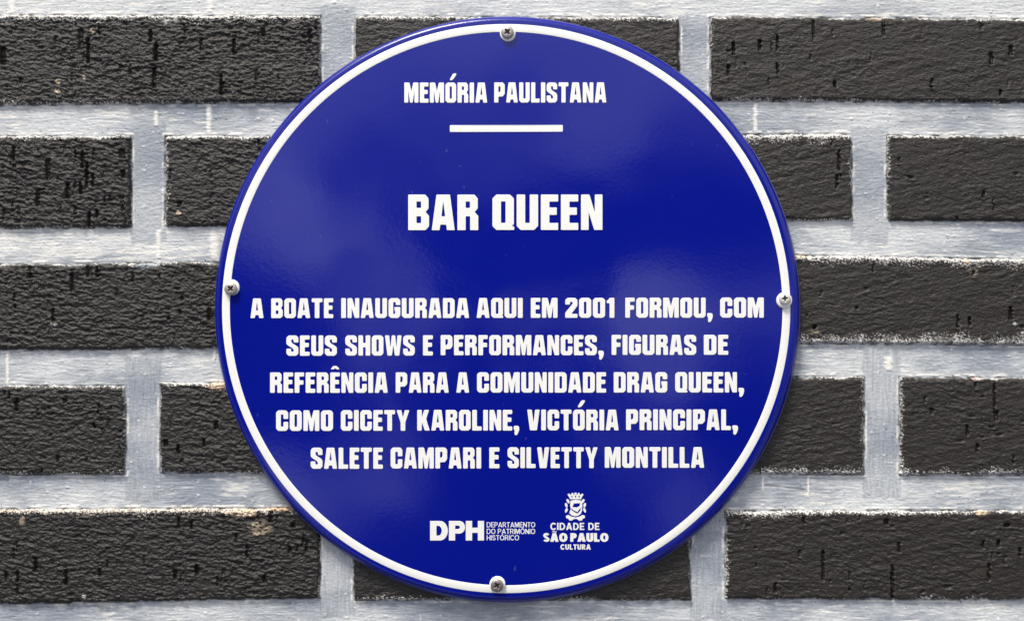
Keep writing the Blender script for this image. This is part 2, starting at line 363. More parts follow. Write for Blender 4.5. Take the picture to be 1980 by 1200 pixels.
def build_brick(b, seed):
    step = 26 if b.get('coarse') else (12 if b.get('hid') else 1.45)
    x0, x1 = b['x']
    xs = np.linspace(x0, x1, int((x1 - x0) / step) + 1)
    if step < 2:       # only the part of the brick near the frame needs fine relief
        keep = (xs > -25) & (xs < 2005)
        lo = np.linspace(x0, -25, 14) if x0 < -30 else []
        hi = np.linspace(2005, x1, 14) if x1 > 2010 else []
        xs = np.unique(np.concatenate([lo, xs[keep], hi]))
    hgt = b['yb'][0] - b['yt'][0]
    qv = np.linspace(0, 1, int(hgt / step) + 1)
    if step > 2:   # keep crisp arrises on coarse bricks
        qv = np.unique(np.concatenate([[0, 4 / hgt, 9 / hgt, 1 - 9 / hgt, 1 - 4 / hgt, 1], qv[1:-1]]))
        xs = np.unique(np.concatenate([xs, [x0 + 4, x0 + 9, x1 - 9, x1 - 4]]))
    QX, QV = np.meshgrid((xs - x0) / (x1 - x0), qv)
    nx, ny = len(xs), len(qv)
    PX = x0 + QX * (x1 - x0)
    top = b['yt'][0] + (b['yt'][1] - b['yt'][0]) * QX; bot = b['yb'][0] + (b['yb'][1] - b['yb'][0]) * QX
    PY = top + (bot - top) * QV
    px, py, qx, qy = PX.ravel(), PY.ravel(), QX.ravel(), QV.ravel()
    h, col = brick_surface(b, seed, px, py, qx, qy)
    co = np.stack([(px - W / 2) * S, -h, (H / 2 - py) * S], -1)
    quads = grid_quads(nx, ny)
    # drop the densest relief hidden well behind the sign
    if step < 2:
        r = np.hypot(px - SIGN_C[0], py - SIGN_C[1])
        keepf = (r[quads] > 490).any(axis=1)
        quads = quads[keepf]
        used = np.unique(quads); rem = -np.ones(len(co), dtype=np.int64); rem[used] = np.arange(len(used))
        quads = rem[quads]; co = co[used]; col = col[used]
    # brick body: sides and back as a plain box just inside the face's outline
    n = len(co)
    bx0, bx1 = (x0 + 3 - W / 2) * S, (x1 - 3 - W / 2) * S
    zt0, zt1 = (H / 2 - b['yt'][0] - 3) * S, (H / 2 - b['yt'][1] - 3) * S
    zb0, zb1 = (H / 2 - b['yb'][0] + 3) * S, (H / 2 - b['yb'][1] + 3) * S
    fy, by = .0008, .09
    box = np.array([[bx0, fy, zb0], [bx1, fy, zb1], [bx1, fy, zt1], [bx0, fy, zt0], [bx0, by, zb0], [bx1, by, zb1], [bx1, by, zt1], [bx0, by, zt0]])
    bq = np.array([[0, 1, 2, 3], [5, 4, 7, 6], [0, 4, 5, 1], [1, 5, 6, 2], [2, 6, 7, 3], [3, 7, 4, 0]]) + n
    co = np.concatenate([co, box]); quads = np.concatenate([quads, bq])
    col = np.concatenate([col, np.tile(srgb(62, 58, 53), (8, 1))])
    me = np_mesh('brick', co, quads, col)
    obj('brick', me, wall, M_BRICK)

for i, b in enumerate(B):
    build_brick(b, 11 + i * 7)

# ---- mortar: one continuous painted bed, brushed along each joint
def mortar_surface(px, py):
    # which joint: vertical joints are brushed up and down
    vj = np.zeros_like(px); edge = np.full_like(px, 99.0); inside = np.full_like(px, 99.0)
    for b in B:
        t = (px - b['x'][0]) / (b['x'][1] - b['x'][0])
        top = b['yt'][0] + (b['yt'][1] - b['yt'][0]) * np.clip(t, 0, 1); bot = b['yb'][0] + (b['yb'][1] - b['yb'][0]) * np.clip(t, 0, 1)
        dx = np.maximum(b['x'][0] - px, px - b['x'][1]); dy = np.maximum(top - py, py - bot)
        d = np.where((dx > 0) & (dy > 0), np.hypot(dx, dy), np.maximum(dx, dy))
        edge = np.minimum(edge, d)
    return edge

VJ = [(622, 685, 10, 222, 0), (1315, 1372, 30, 222, 0), (256, 318, 240, 470, 0), (1648, 1714, 245, 468, 0),
      (245, 309, 690, 966, 0), (1672, 1738, 672, 962, 1), (621, 683, 960, 1190, 0), (1337, 1401, 960, 1196, 0)]
# pale vertical ridges where two brush loads meet: x, y0, y1, half width
RIDGE = [(24, -20, 26, 6), (404, 200, 258, 5), (415, 444, 500, 9), (1461, 198, 254, 4), (407, -20, 24, 6), (15, 684, 744, 3), (1718, 690, 716, 8), (1563, 918, 962, 2), (1475, 918, 948, 2), (302, 215, 244, 4), (415, 676, 700, 2), (307, 445, 500, 5)]
STRK = [(1475, 1560, 948, 2), (40, 240, 700, 2)]

def build_mortar():
    step = 1.45
    xs = np.arange(-24, 2006, step); ys = np.arange(-24, 1226, step)
    X, Y = np.meshgrid(xs, ys); nx, ny = len(xs), len(ys)
    px, py = X.ravel(), Y.ravel()
    e = mortar_surface(px, py)
    r = np.hypot(px - SIGN_C[0], py - SIGN_C[1])
    quads = grid_quads(nx, ny)
    keep = ((e[quads] > -9).any(axis=1)) & ((r[quads] > 500).any(axis=1))
    quads = quads[keep]
    used = np.unique(quads); rem = -np.ones(len(px), dtype=np.int64); rem[used] = np.arange(len(used))
    quads = rem[quads]; px, py, e = px[used], py[used], e[used]
    # brush direction
    vj = np.zeros_like(px)
    for (x0, x1, y0, y1, k) in VJ:
        j = 5 * pn(py / 30, px * 0 + x0, 3)
        m = sst(x0 - 6, x0 - 1, px + j * .5) * sst(x1 + 6, x1 + 1, px + j * .5) * sst(y0 - 3, y0 + 3, py + 6 * pn(px / 12, px * 0 + y0, 4)) * sst(y1 + 3, y1 - 3, py + 6 * pn(px / 12, px * 0 + y1, 5))
        vj = np.maximum(vj, m)
    row = np.floor((py + 20) / 240)
    wy = py + 3.5 * pn(px / 110, py / 40, 21) + 1.2 * pn(px / 26, py / 14, 22)
    hb = fbm(px / 48 + row * 13, wy / 2.6, 23, 3, .65)
    hb2 = fbm(px / 30 + row * 3, wy / 6.5, 24, 3, .6)
    wx = px + 3 * pn(px / 30, py / 60, 25)
    vb = fbm(wx / 3.4, py / 55, 26, 3, .6)
    cross = fbm(px / 7, py / 5, 27, 3)
    # vertical joints in the upper half show brush marks running across, the rest up and down
    across = fbm(px / 22, py / 3.2 + .35 * px / 10, 33, 3, .6)
    vmix = np.where(py < 620, .75 * across + .25 * vb, vb)
    diag = fbm((px + py) / 9, (py - px * .5) / 3.4, 38, 2)
    h = (1 - vj) * (.24 * hb + .10 * hb2) + vj * .24 * vmix + .12 * cross + .12 * diag
    blob = sst(.42, .72, fbm(px / 13, py / 9, 28, 2)); h = h + .34 * blob
    lowf = fbm(px / 170, py / 90, 29, 3)
    h = h + .10 * lowf + .10 * vj
    ridge_e = np.exp(-((e - 2.5) / 2.2) ** 2) * (.1 + .9 * sst(-.1, .35, fbm(px / 26, py / 26, 30, 3)))
    h = h + .38 * ridge_e
    # colour
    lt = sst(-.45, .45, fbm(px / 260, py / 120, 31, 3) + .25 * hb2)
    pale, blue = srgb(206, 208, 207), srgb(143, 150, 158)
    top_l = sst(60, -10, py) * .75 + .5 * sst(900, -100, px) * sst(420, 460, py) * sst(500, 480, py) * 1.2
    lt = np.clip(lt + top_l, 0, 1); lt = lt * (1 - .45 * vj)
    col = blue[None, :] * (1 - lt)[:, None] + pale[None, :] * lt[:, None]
    streak = (1 - vj) * (.75 * hb + .15 * hb2 + .3 * diag) + vj * (.8 * vmix + .3 * diag)
    col = col * (1 + .42 * streak)[:, None]
    # thin cream-white load of paint left in strokes, blobs and along the brick edges
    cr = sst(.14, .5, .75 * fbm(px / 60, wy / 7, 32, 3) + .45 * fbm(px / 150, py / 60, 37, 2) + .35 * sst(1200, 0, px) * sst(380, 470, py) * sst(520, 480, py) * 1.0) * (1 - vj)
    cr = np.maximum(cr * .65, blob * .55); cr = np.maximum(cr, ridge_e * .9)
    for (x, y0, y1, hw) in RIDGE:
        m = np.exp(-np.abs((px - x + 2.0 * pn(py / 9, px * 0 + x, 6)) / hw) ** 3) * sst(y0 - 2, y0 + 2, py) * sst(y1 + 2, y1 - 2, py)
        cr = np.maximum(cr, m * .85); h = h + .35 * m
    for (x0, x1, y, hw) in STRK[:1]:
        m = np.exp(-np.abs((py - y - (px - x0) * .1 + 10) / hw) ** 2) * sst(x0, x0 + 6, px) * sst(x1, x1 - 6, px)
        h = h - .35 * m; col = col * (1 - .3 * m)[:, None]
    creamc = srgb(238, 235, 225)
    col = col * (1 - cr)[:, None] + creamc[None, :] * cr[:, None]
    # black flecks
    fl = sst(.60, .70, fbm(px / 5, py / 4.5, 34, 2) + .12 * sst(10, 2, e))
    col = col * (1 - .85 * fl)[:, None]; h = h - .25 * fl
    # under the brick edges the black paint strays on to the mortar
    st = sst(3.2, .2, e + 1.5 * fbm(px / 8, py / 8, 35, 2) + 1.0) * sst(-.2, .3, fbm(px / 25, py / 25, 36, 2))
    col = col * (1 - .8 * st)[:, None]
    co = np.stack([(px - W / 2) * S, -h * .001, (H / 2 - py) * S], -1)
    co[:, 1] += np.where(e < -4, .0012 * sst(-4, -9, e), 0)
    # plain bed beyond the frame and behind the sign
    n = len(co); L, R_, T, Bt = -1600 * S, 1800 * S + .3, 0.42, -0.42
    L = (-1078 - W / 2) * S; R_ = (3050 - W / 2) * S; T = (H / 2 + 446) * S; Bt = (H / 2 - 1640) * S
    a, b_, c, d = (-24 - W / 2) * S, (2004.9 - W / 2) * S, (H / 2 + 24) * S, (H / 2 - 1224.9) * S
    v = []; q = []
    def rect(x0, x1, z0, z1, y, k):
        nxr = max(2, int((x1 - x0) / .012)); nzr = max(2, int((z1 - z0) / .012))
        xx, zz = np.meshgrid(np.linspace(x0, x1, nxr), np.linspace(z0, z1, nzr))
        base = n + sum(len(t) for t in v)
        v.append(np.stack([xx.ravel(), np.full(xx.size, y), zz.ravel()], -1))
        q.append(grid_quads(nxr, nzr)[:, ::-1] + base)
    rect(L, R_, c, T, 0, 0); rect(L, R_, Bt, d, 0, 0); rect(L, a, d, c, 0, 0); rect(b_, R_, d, c, 0, 0)
    rect(a - .002, b_ + .002, d - .002, c + .002, .0035, 0)
    vv = np.concatenate(v); qq = np.concatenate(q)
    cc = np.tile(srgb(184, 190, 195), (len(vv), 1))
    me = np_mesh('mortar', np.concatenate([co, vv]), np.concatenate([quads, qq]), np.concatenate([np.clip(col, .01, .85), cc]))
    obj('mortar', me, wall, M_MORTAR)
build_mortar()

# ------------------------------------------------------------------ the sign
SD = .0095                      # height of the plate's face at its border above the wall
DOME = .0045
cxs, _, czs = P(978.8, 596.5, SD)
RAD = 564.3 * S * (D - .003) / D  # outer radius
sign = bpy.data.objects.new('round_sign', None); COL.objects.link(sign)
sign.location = (cxs, 0, czs)
sign['label'] = 'round blue enamel plaque with white border and lettering screwed to the brick wall'
sign['category'] = 'sign'

def dome(x, z):
    """height above the wall of the plate's face at sign-local x, z"""
    r = np.hypot(x, z) / RAD
    u = x / .05; v = z / .05
    wav = .00030 * pn(u * .8 + 3.3, v * .8 + 1.2, 71) * np.clip(1.15 - r, 0, 1) + .00010 * pn(u * 2 + 7, v * 2 + 4, 72) * np.clip(1.1 - r, 0, 1)
    return SD + DOME * (1 - np.minimum(r, 1.05) ** 2) + wav

def L(px, py, lift=0.0):
    """sign-local x, z of a spot seen at (px, py) on the plate's face"""
    d = SD + DOME * .6
    for _ in range(3):
        x, _y, z = P(px, py, d + lift); lx, lz = x - cxs, z - czs
        d = float(dome(np.array([lx]), np.array([lz]))[0])
    return lx, lz

EX, EZ = 1.6 * S, -.6 * S
def plate():
    prof = []                                    # radius, height relative to the border height
    rr = np.concatenate([np.linspace(0, .93, 90), np.linspace(.935, .975, 8)])
    rings = [(r, None) for r in rr[1:]]
    rb = .975
    for k in range(1, 15):                       # rolled edge
        a = k / 14 * math.radians(97)
        rings.append((rb + (1 - rb) * math.sin(a), -(1 - math.cos(a)) * .0058))
    rings.append((.997, -.0062 - .0006)); rings.append((.985, -.0062))
    n = 256; vs = [(0.0, -float(dome(np.array([0.]), np.array([0.]))[0]), 0.0)]; fs = []
    ang = np.arange(n) / n * 2 * math.pi
    eb = None
    for r, dz in rings:
        x = np.cos(ang) * r * RAD; z = np.sin(ang) * r * RAD
        if dz is None: y = dome(x, z)
        else:
            xb = np.cos(ang) * rb * RAD; zb = np.sin(ang) * rb * RAD
            y = dome(xb, zb) + dz
            sh = min(1, (r - rb) / (1 - rb)) ; x = x + EX * sh; z = z + EZ * sh
        vs += list(zip(x, -y, z))
    for j in range(n): fs.append((0, 1 + (j + 1) % n, 1 + j))
    for i in range(len(rings) - 1):
        for j in range(n):
            a = 1 + i * n + j; b2 = 1 + i * n + (j + 1) % n
            fs.append((a, b2, b2 + n, a + n))
    me = bpy.data.meshes.new('sign_plate'); me.from_pydata(vs, [], fs); smooth(me)
    import bmesh
    bm = bmesh.new(); bm.from_mesh(me); bmesh.ops.recalc_face_normals(bm, faces=bm.faces); bm.to_mesh(me); bm.free()
    return me
M_RIM = enamel('blue_enamel_rolled_edge', (0.0011, 0.0062, 0.228), 0.2, 0.00005, 420)
pm = plate(); pm.materials.append(M_BLUE); pm.materials.append(M_RIM)
for p_ in pm.polygons:
    if math.hypot(p_.center.x, p_.center.z) > .977 * RAD: p_.material_index = 1
obj('sign_plate', pm, sign)

def lathe_ring(name, pts, n, closed, mat, parent, dome_follow=True, ecc=(0, 0)):
    vs, fs = [], []; m = len(pts)
    for j in range(n):
        a = 2 * math.pi * j / n
        for (r, lift) in pts:
            x = math.cos(a) * r + ecc[0]; z = math.sin(a) * r + ecc[1]
            vs.append([x, lift, z])
    vs = np.array(vs)
    base = dome(vs[:, 0], vs[:, 2]) if dome_follow else 0
    vs[:, 1] = -(base + vs[:, 1])
    for j in range(n):
        for i in range(m if closed else m - 1):
            a = j * m + i; b2 = j * m + (i + 1) % m; c = ((j + 1) % n) * m + (i + 1) % m; d = ((j + 1) % n) * m + i
            fs.append((a, d, c, b2))
    me = bpy.data.meshes.new(name); me.from_pydata([tuple(v) for v in vs], [], fs); smooth(me)
    return obj(name, me, parent, mat)

k = S * (D - SD) / D
ro, ri = 549.4 * k, 533.8 * k
lf = .00014
ring = lathe_ring('border_ring', [(ro, -.0001), (ro - .00008, lf * .6), (ro - .0003, lf), ((ro + ri) / 2, lf * 1.05), (ri + .0003, lf), (ri + .00008, lf * .6), (ri, -.0001)], 256, False, M_WHITE, sign)
# thin lip on the rolled edge, coloured pale for the light caught there
pts = []
for q in range(8):
    a = q / 8 * 2 * math.pi
    pts.append((RAD * 1.0005 + .0004 * math.cos(a), SD - .0063 + .0005 * math.sin(a)))
lathe_ring('edge_lip', pts, 256, True, M_EDGE, sign, dome_follow=False, ecc=(EX, EZ))

# ------------------------------------------------------------------ lettering
O8 = lambda w, c=.11: [(c, 0), (w - c, 0), (w, c), (w, 1 - c), (w - c, 1), (c, 1), (0, 1 - c), (0, c)]
G = {}
G['A'] = (.66, [[(.135, 0), (.525, 0), (.66, 1), (.435, 1), (.415, .845), (.25, .845), (.225, 1), (0, 1)], [(.33, .19), (.385, .61), (.28, .61)]])
G['B'] = (.60, [[(0, 0), (.49, 0), (.585, .11), (.585, .39), (.50, .485), (.60, .60), (.60, .89), (.50, 1), (0, 1)], [(.24, .195), (.37, .195), (.37, .375), (.24, .375)], [(.24, .61), (.37, .61), (.37, .80), (.24, .80)]])
G['C'] = (.60, [[(.11, 0), (.49, 0), (.60, .11), (.60, .42), (.365, .42), (.365, .2), (.24, .2), (.24, .8), (.365, .8), (.365, .56), (.60, .56), (.60, .89), (.49, 1), (.11, 1), (0, .89), (0, .11)]])
G['D'] = (.60, [[(0, 0), (.49, 0), (.60, .11), (.60, .89), (.49, 1), (0, 1)], [(.24, .195), (.365, .195), (.365, .80), (.24, .80)]])
G['E'] = (.485, [[(0, 0), (.485, 0), (.485, .20), (.24, .20), (.24, .365), (.445, .365), (.445, .575), (.24, .575), (.24, .80), (.485, .80), (.485, 1), (0, 1)]])
G['F'] = (.475, [[(0, 0), (.475, 0), (.475, .20), (.24, .20), (.24, .385), (.445, .385), (.445, .60), (.24, .60), (.24, 1), (0, 1)]])
G['G'] = (.60, [[(.11, 0), (.49, 0), (.60, .11), (.60, .35), (.365, .35), (.365, .2), (.24, .2), (.24, .8), (.335, .8), (.335, .66), (.30, .60), (.30, .445), (.60, .445), (.60, .89), (.49, 1), (.11, 1), (0, .89), (0, .11)]])
G['H'] = (.61, [[(0, 0), (.24, 0), (.24, .38), (.37, .38), (.37, 0), (.61, 0), (.61, 1), (.37, 1), (.37, .585), (.24, .585), (.24, 1), (0, 1)]])
G['I'] = (.245, [[(0, 0), (.245, 0), (.245, 1), (0, 1)]])
G['K'] = (.645, [[(0, 0), (.24, 0), (.24, .36), (.36, 0), (.61, 0), (.46, .44), (.645, 1), (.385, 1), (.24, .60), (.24, 1), (0, 1)]])
G['L'] = (.485, [[(0, 0), (.24, 0), (.24, .80), (.485, .80), (.485, 1), (0, 1)]])
G['M'] = (.79, [[(0, 0), (.29, 0), (.395, .42), (.50, 0), (.79, 0), (.79, 1), (.565, 1), (.565, .42), (.47, 1), (.32, 1), (.225, .42), (.225, 1), (0, 1)]])
G['N'] = (.60, [[(0, 0), (.235, 0), (.385, .50), (.385, 0), (.60, 0), (.60, 1), (.37, 1), (.215, .50), (.215, 1), (0, 1)]])
G['O'] = (.60, [O8(.60), [(.24, .195), (.36, .195), (.36, .80), (.24, .80)]])
G['0'] = G['O']
G['P'] = (.60, [[(0, 0), (.49, 0), (.60, .11), (.60, .56), (.48, .70), (.24, .70), (.24, 1), (0, 1)], [(.24, .20), (.36, .20), (.36, .42), (.30, .49), (.24, .49)]])
G['Q'] = (.60, [[(.11, 0), (.49, 0), (.60, .11), (.60, .84), (.53, .885), (.61, .90), (.61, 1), (.11, 1), (0, .89), (0, .11)], [(.24, .195), (.365, .195), (.365, .80), (.24, .80)]])
G['R'] = (.60, [[(0, 0), (.49, 0), (.585, .11), (.585, .39), (.495, .49), (.60, .60), (.60, 1), (.365, 1), (.365, .61), (.24, .61), (.24, 1), (0, 1)], [(.24, .195), (.36, .195), (.36, .375), (.24, .375)]])
G['S'] = (.60, [[(.11, 0), (.49, 0), (.60, .11), (.60, .35), (.365, .35), (.365, .2), (.25, .2), (.25, .32), (.30, .39), (.54, .53), (.60, .61), (.60, .89), (.49, 1), (.11, 1), (0, .89), (0, .65), (.24, .65), (.24, .80), (.36, .80), (.36, .70), (.32, .64), (.06, .48), (0, .41), (0, .11)]])
G['T'] = (.555, [[(0, 0), (.555, 0), (.555, .20), (.40, .20), (.40, 1), (.16, 1), (.16, .20), (0, .20)]])
G['U'] = (.60, [[(0, 0), (.24, 0), (.24, .80), (.365, .80), (.365, 0), (.60, 0), (.60, .89), (.49, 1), (.11, 1), (0, .89)]])
G['V'] = (.64, [[(0, 0), (.24, 0), (.325, .62), (.40, 0), (.64, 0), (.50, 1), (.14, 1)]])
G['W'] = (.86, [[(0, 0), (.22, 0), (.285, .60), (.35, 0), (.53, 0), (.59, .60), (.64, 0), (.86, 0), (.74, 1), (.51, 1), (.43, .48), (.36, 1), (.13, 1)]])
G['Y'] = (.66, [[(0, 0), (.25, 0), (.33, .36), (.42, 0), (.66, 0), (.45, .60), (.45, 1), (.21, 1), (.21, .60)]])
G['1'] = (.38, [[(.14, 0), (.38, 0), (.38, 1), (.14, 1), (.14, .27), (0, .27), (0, .14), (.08, .11)]])
G['2'] = (.60, [[(.11, 0), (.49, 0), (.60, .11), (.60, .40), (.30, .80), (.60, .80), (.60, 1), (0, 1), (0, .75), (.36, .30), (.36, .2), (.24, .2), (.24, .34), (0, .34), (0, .11)]])
G[','] = (.28, [[(.03, .77), (.22, .77), (.28, .83), (.28, .98), (.21, 1.15), (.15, 1.22), (.07, 1.22), (.04, 1.15), (.05, 1.0), (0, .94), (0, .80)]])
G['Ó'] = (.60, G['O'][1] + [[(.24, -.11), (.27, -.20), (.41, -.42), (.48, -.455), (.61, -.455), (.60, -.37), (.46, -.18), (.36, -.11)]])
G['Ê'] = (.485, G['E'][1] + [[(.02, -.15), (.10, -.27), (.17, -.32), (.30, -.32), (.38, -.27), (.47, -.15), (.32, -.15), (.28, -.19), (.21, -.19), (.17, -.15)]])

def rounded(poly, rad):
    out = []; n = len(poly)
    for i in range(n):
        a, b, c = np.array(poly[i - 1]), np.array(poly[i]), np.array(poly[(i + 1) % n])
        la, lc = np.linalg.norm(a - b), np.linalg.norm(c - b)
        d = min(rad, la * .45, lc * .45)
        p, q = b + (a - b) / la * d, b + (c - b) / lc * d
        for t in (0, .33, .67, 1):
            out.append(tuple((1 - t) ** 2 * p + 2 * t * (1 - t) * b + t * t * q))
    return out

def curve_mesh(name, polys, ext, bev):
    """filled 2-D outlines (metres, x / z) -> bevelled solid mesh lying on the dome"""
    cu = bpy.data.curves.new(name, 'CURVE'); cu.dimensions = '2D'; cu.fill_mode = 'BOTH'
    cu.extrude = ext; cu.bevel_depth = bev; cu.bevel_resolution = 2; cu.offset = -bev * 1.0
    for p in polys:
        sp = cu.splines.new('POLY'); sp.points.add(len(p) - 1)
        for i, (x, z) in enumerate(p): sp.points[i].co = (x, z, 0, 1)
        sp.use_cyclic_u = True
    return cu

def settle(name, cu, parent, mat, label, lift=0.0, fit=None):
    tmp = bpy.data.objects.new('tmp', cu); COL.objects.link(tmp)
    dg = bpy.context.evaluated_depsgraph_get(); dg.update()
    me = bpy.data.meshes.new_from_object(tmp.evaluated_get(dg)); me.name = name
    bpy.data.objects.remove(tmp)
    n = len(me.vertices); co = np.empty(n * 3, dtype=np.float32); me.vertices.foreach_get('co', co); co = co.reshape(-1, 3).astype(float)
    if fit is not None:                       # text: map its bounds on to the measured box
        x0, x1, z0, z1, (cy0, cy1) = fit
        u = (co[:, 0] - co[:, 0].min()) / (co[:, 0].max() - co[:, 0].min())
        w = (co[:, 1] - cy0) / (cy1 - cy0)
        co[:, 0] = x0 + (x1 - x0) * u; co[:, 1] = z0 + (z1 - z0) * w
    x, z, y = co[:, 0].copy(), co[:, 1].copy(), co[:, 2].copy()
    new = np.stack([x, -(dome(x, z) + y + lift), z], -1)
    me.vertices.foreach_set('co', new.astype(np.float32).ravel())
    me.flip_normals() if me.polygons and sum(p.normal.y * p.area for p in me.polygons if abs(p.normal.y) > .9) > 1e9 else None
    me.materials.clear()
    smooth(me, False)
    return obj(name, me, parent, mat, label)

def word_polys(word, x0, x1, yt, yb, rad, track=.075):
    adv = []; x = 0
    for i, ch in enumerate(word):
        if ch == ',' and i: x -= .0
        adv.append(x); x += G[ch][0] + track
    last = word[-1]; nat = x - track
    sx = (x1 - x0) / nat; h = yb - yt
    out = []
    for ch, a in zip(word, adv):
        for poly in G[ch][1]:
            rp_ = rounded(poly, rad)
            out.append([L(x0 + (a + px_) * sx, yt + py_ * h) for px_, py_ in rp_])
    return out

LINES = [
 ('small heading reading MEMÓRIA PAULISTANA', .045, [('MEMÓRIA', 781.8, 942.2), ('PAULISTANA', 955.6, 1172.5)], (160.2, 199.2), (159.6, 198.8)),
 ('large title reading BAR QUEEN', .022, [('BAR', 789.3, 924.9), ('QUEEN', 952.2, 1165)], (376.4, 445.3), (376.2, 444.6)),
 ('first line of the inscription', .05, [('A', 484.3, 509.8), ('BOATE', 524.5, 644.6), ('INAUGURADA', 659.8, 907.2), ('AQUI', 921.5, 1010.8), ('EM', 1026.4, 1078.2), ('2001', 1092.9, 1188.1), ('FORMOU,', 1209, 1378.2), ('COM', 1392.4, 1476.9)], (576.9, 615), (575, 614)),
 ('second line of the inscription', .05, [('SEUS', 553.8, 651.5), ('SHOWS', 667.7, 802.2), ('E', 817.9, 837.1), ('PERFORMANCES,', 852.2, 1167.6), ('FIGURAS', 1182.6, 1346.2), ('DE', 1360.9, 1408.2)], (648.4, 687.8), (647, 685.6)),
 ('third line of the inscription', .05, [('REFERÊNCIA', 522.3, 750), ('PARA', 765.2, 867.8), ('A', 882.4, 907.2), ('COMUNIDADE', 922.4, 1172), ('DRAG', 1186.7, 1290.3), ('QUEEN,', 1305.5, 1438.8)], (719.9, 759.3), (719, 758.4)),
 ('fourth line of the inscription', .05, [('COMO', 533.9, 644.1), ('CICETY', 659.1, 791.7), ('KAROLINE,', 806.7, 1004), ('VICTÓRIA', 1019.4, 1196.2), ('PRINCIPAL,', 1210.6, 1427)], (793, 832.8), (790.8, 830.9)),
 ('fifth and last line of the inscription', .05, [('SALETE', 600.8, 740.4), ('CAMPARI', 755.4, 930.5), ('E', 946.1, 965.9), ('SILVETTY', 981.4, 1155.9), ('MONTILLA', 1169.4, 1361.7)], (865.1, 906), (863.6, 903.6)),
]
for label, rad, words, (ytl, ybl), (ytr, ybr) in LINES:
    polys = []; xa, xb = words[0][1], words[-1][2]
    for w_, x0, x1 in words:
        t = ((x0 + x1) / 2 - xa) / (xb - xa)
        polys += word_polys(w_, x0, x1, ytl + (ytr - ytl) * t, ybl + (ybr - ybl) * t, rad)
    cu = curve_mesh('lettering', polys, .00012, .00016)
    settle('lettering', cu, sign, M_WHITE, label)

# divider bar
bar = []
for a, b2 in (((869.8, 242.3), (1088.3, 242.0)), ((1088.3, 255.0), (869.8, 255.6))):
    for t in np.linspace(0, 1, 16): bar.append((a[0] + (b2[0] - a[0]) * t, a[1] + (b2[1] - a[1]) * t))
bar = [L(*p) for p in rounded(bar, 2.0)]
settle('divider_bar', curve_mesh('divider_bar', [bar], .00012, .00016), sign, M_WHITE, 'short white rule under the heading')

# ---- the two small logos
def arcp(cx, cy, rx, ry, a0, a1, n=12):
    return [(cx + rx * math.cos(math.radians(a0 + (a1 - a0) * i / n)), cy + ry * math.sin(math.radians(a0 + (a1 - a0) * i / n))) for i in range(n + 1)]
def solid(name, parent, polys, label=None, ext=.00008, bev=.00006, mat=None):
    return settle(name, curve_mesh(name, [[L(*p) for p in q] for q in polys], ext, bev), parent, mat or M_WHITE, label)
y0, y1 = 1006.4, 1044.1
dph = [[(831.6, y0), (847, y0)] + arcp(851, (y0 + y1) / 2, 15, (y1 - y0) / 2, -90, 90, 16) + [(831.6, y1)],
       [(844, y0 + 9.4)] + arcp(848, (y0 + y1) / 2, 6.2, 9.4, -90, 90, 10) + [(844, y1 - 9.4)],
       [(868, y0), (886, y0)] + arcp(888.5, 1018.6, 10.8, 12.2, -90, 90, 14) + [(880.2, 1030.8), (880.2, y1), (868, y1)],
       [(880.2, y0 + 9)] + arcp(885.5, 1018.6, 3.8, 3.4, -90, 90, 8) + [(880.2, 1022)],
       [(900.6, y0), (913, y0), (913, 1019.5), (924, 1019.5), (924, y0), (936, y0), (936, y1), (924, y1), (924, 1029.3), (913, 1029.3), (913, y1), (900.6, y1)]]
solid('logo_initials', sign, dph, 'bold white initials DPH at the foot of the plate', .0001, .0001)

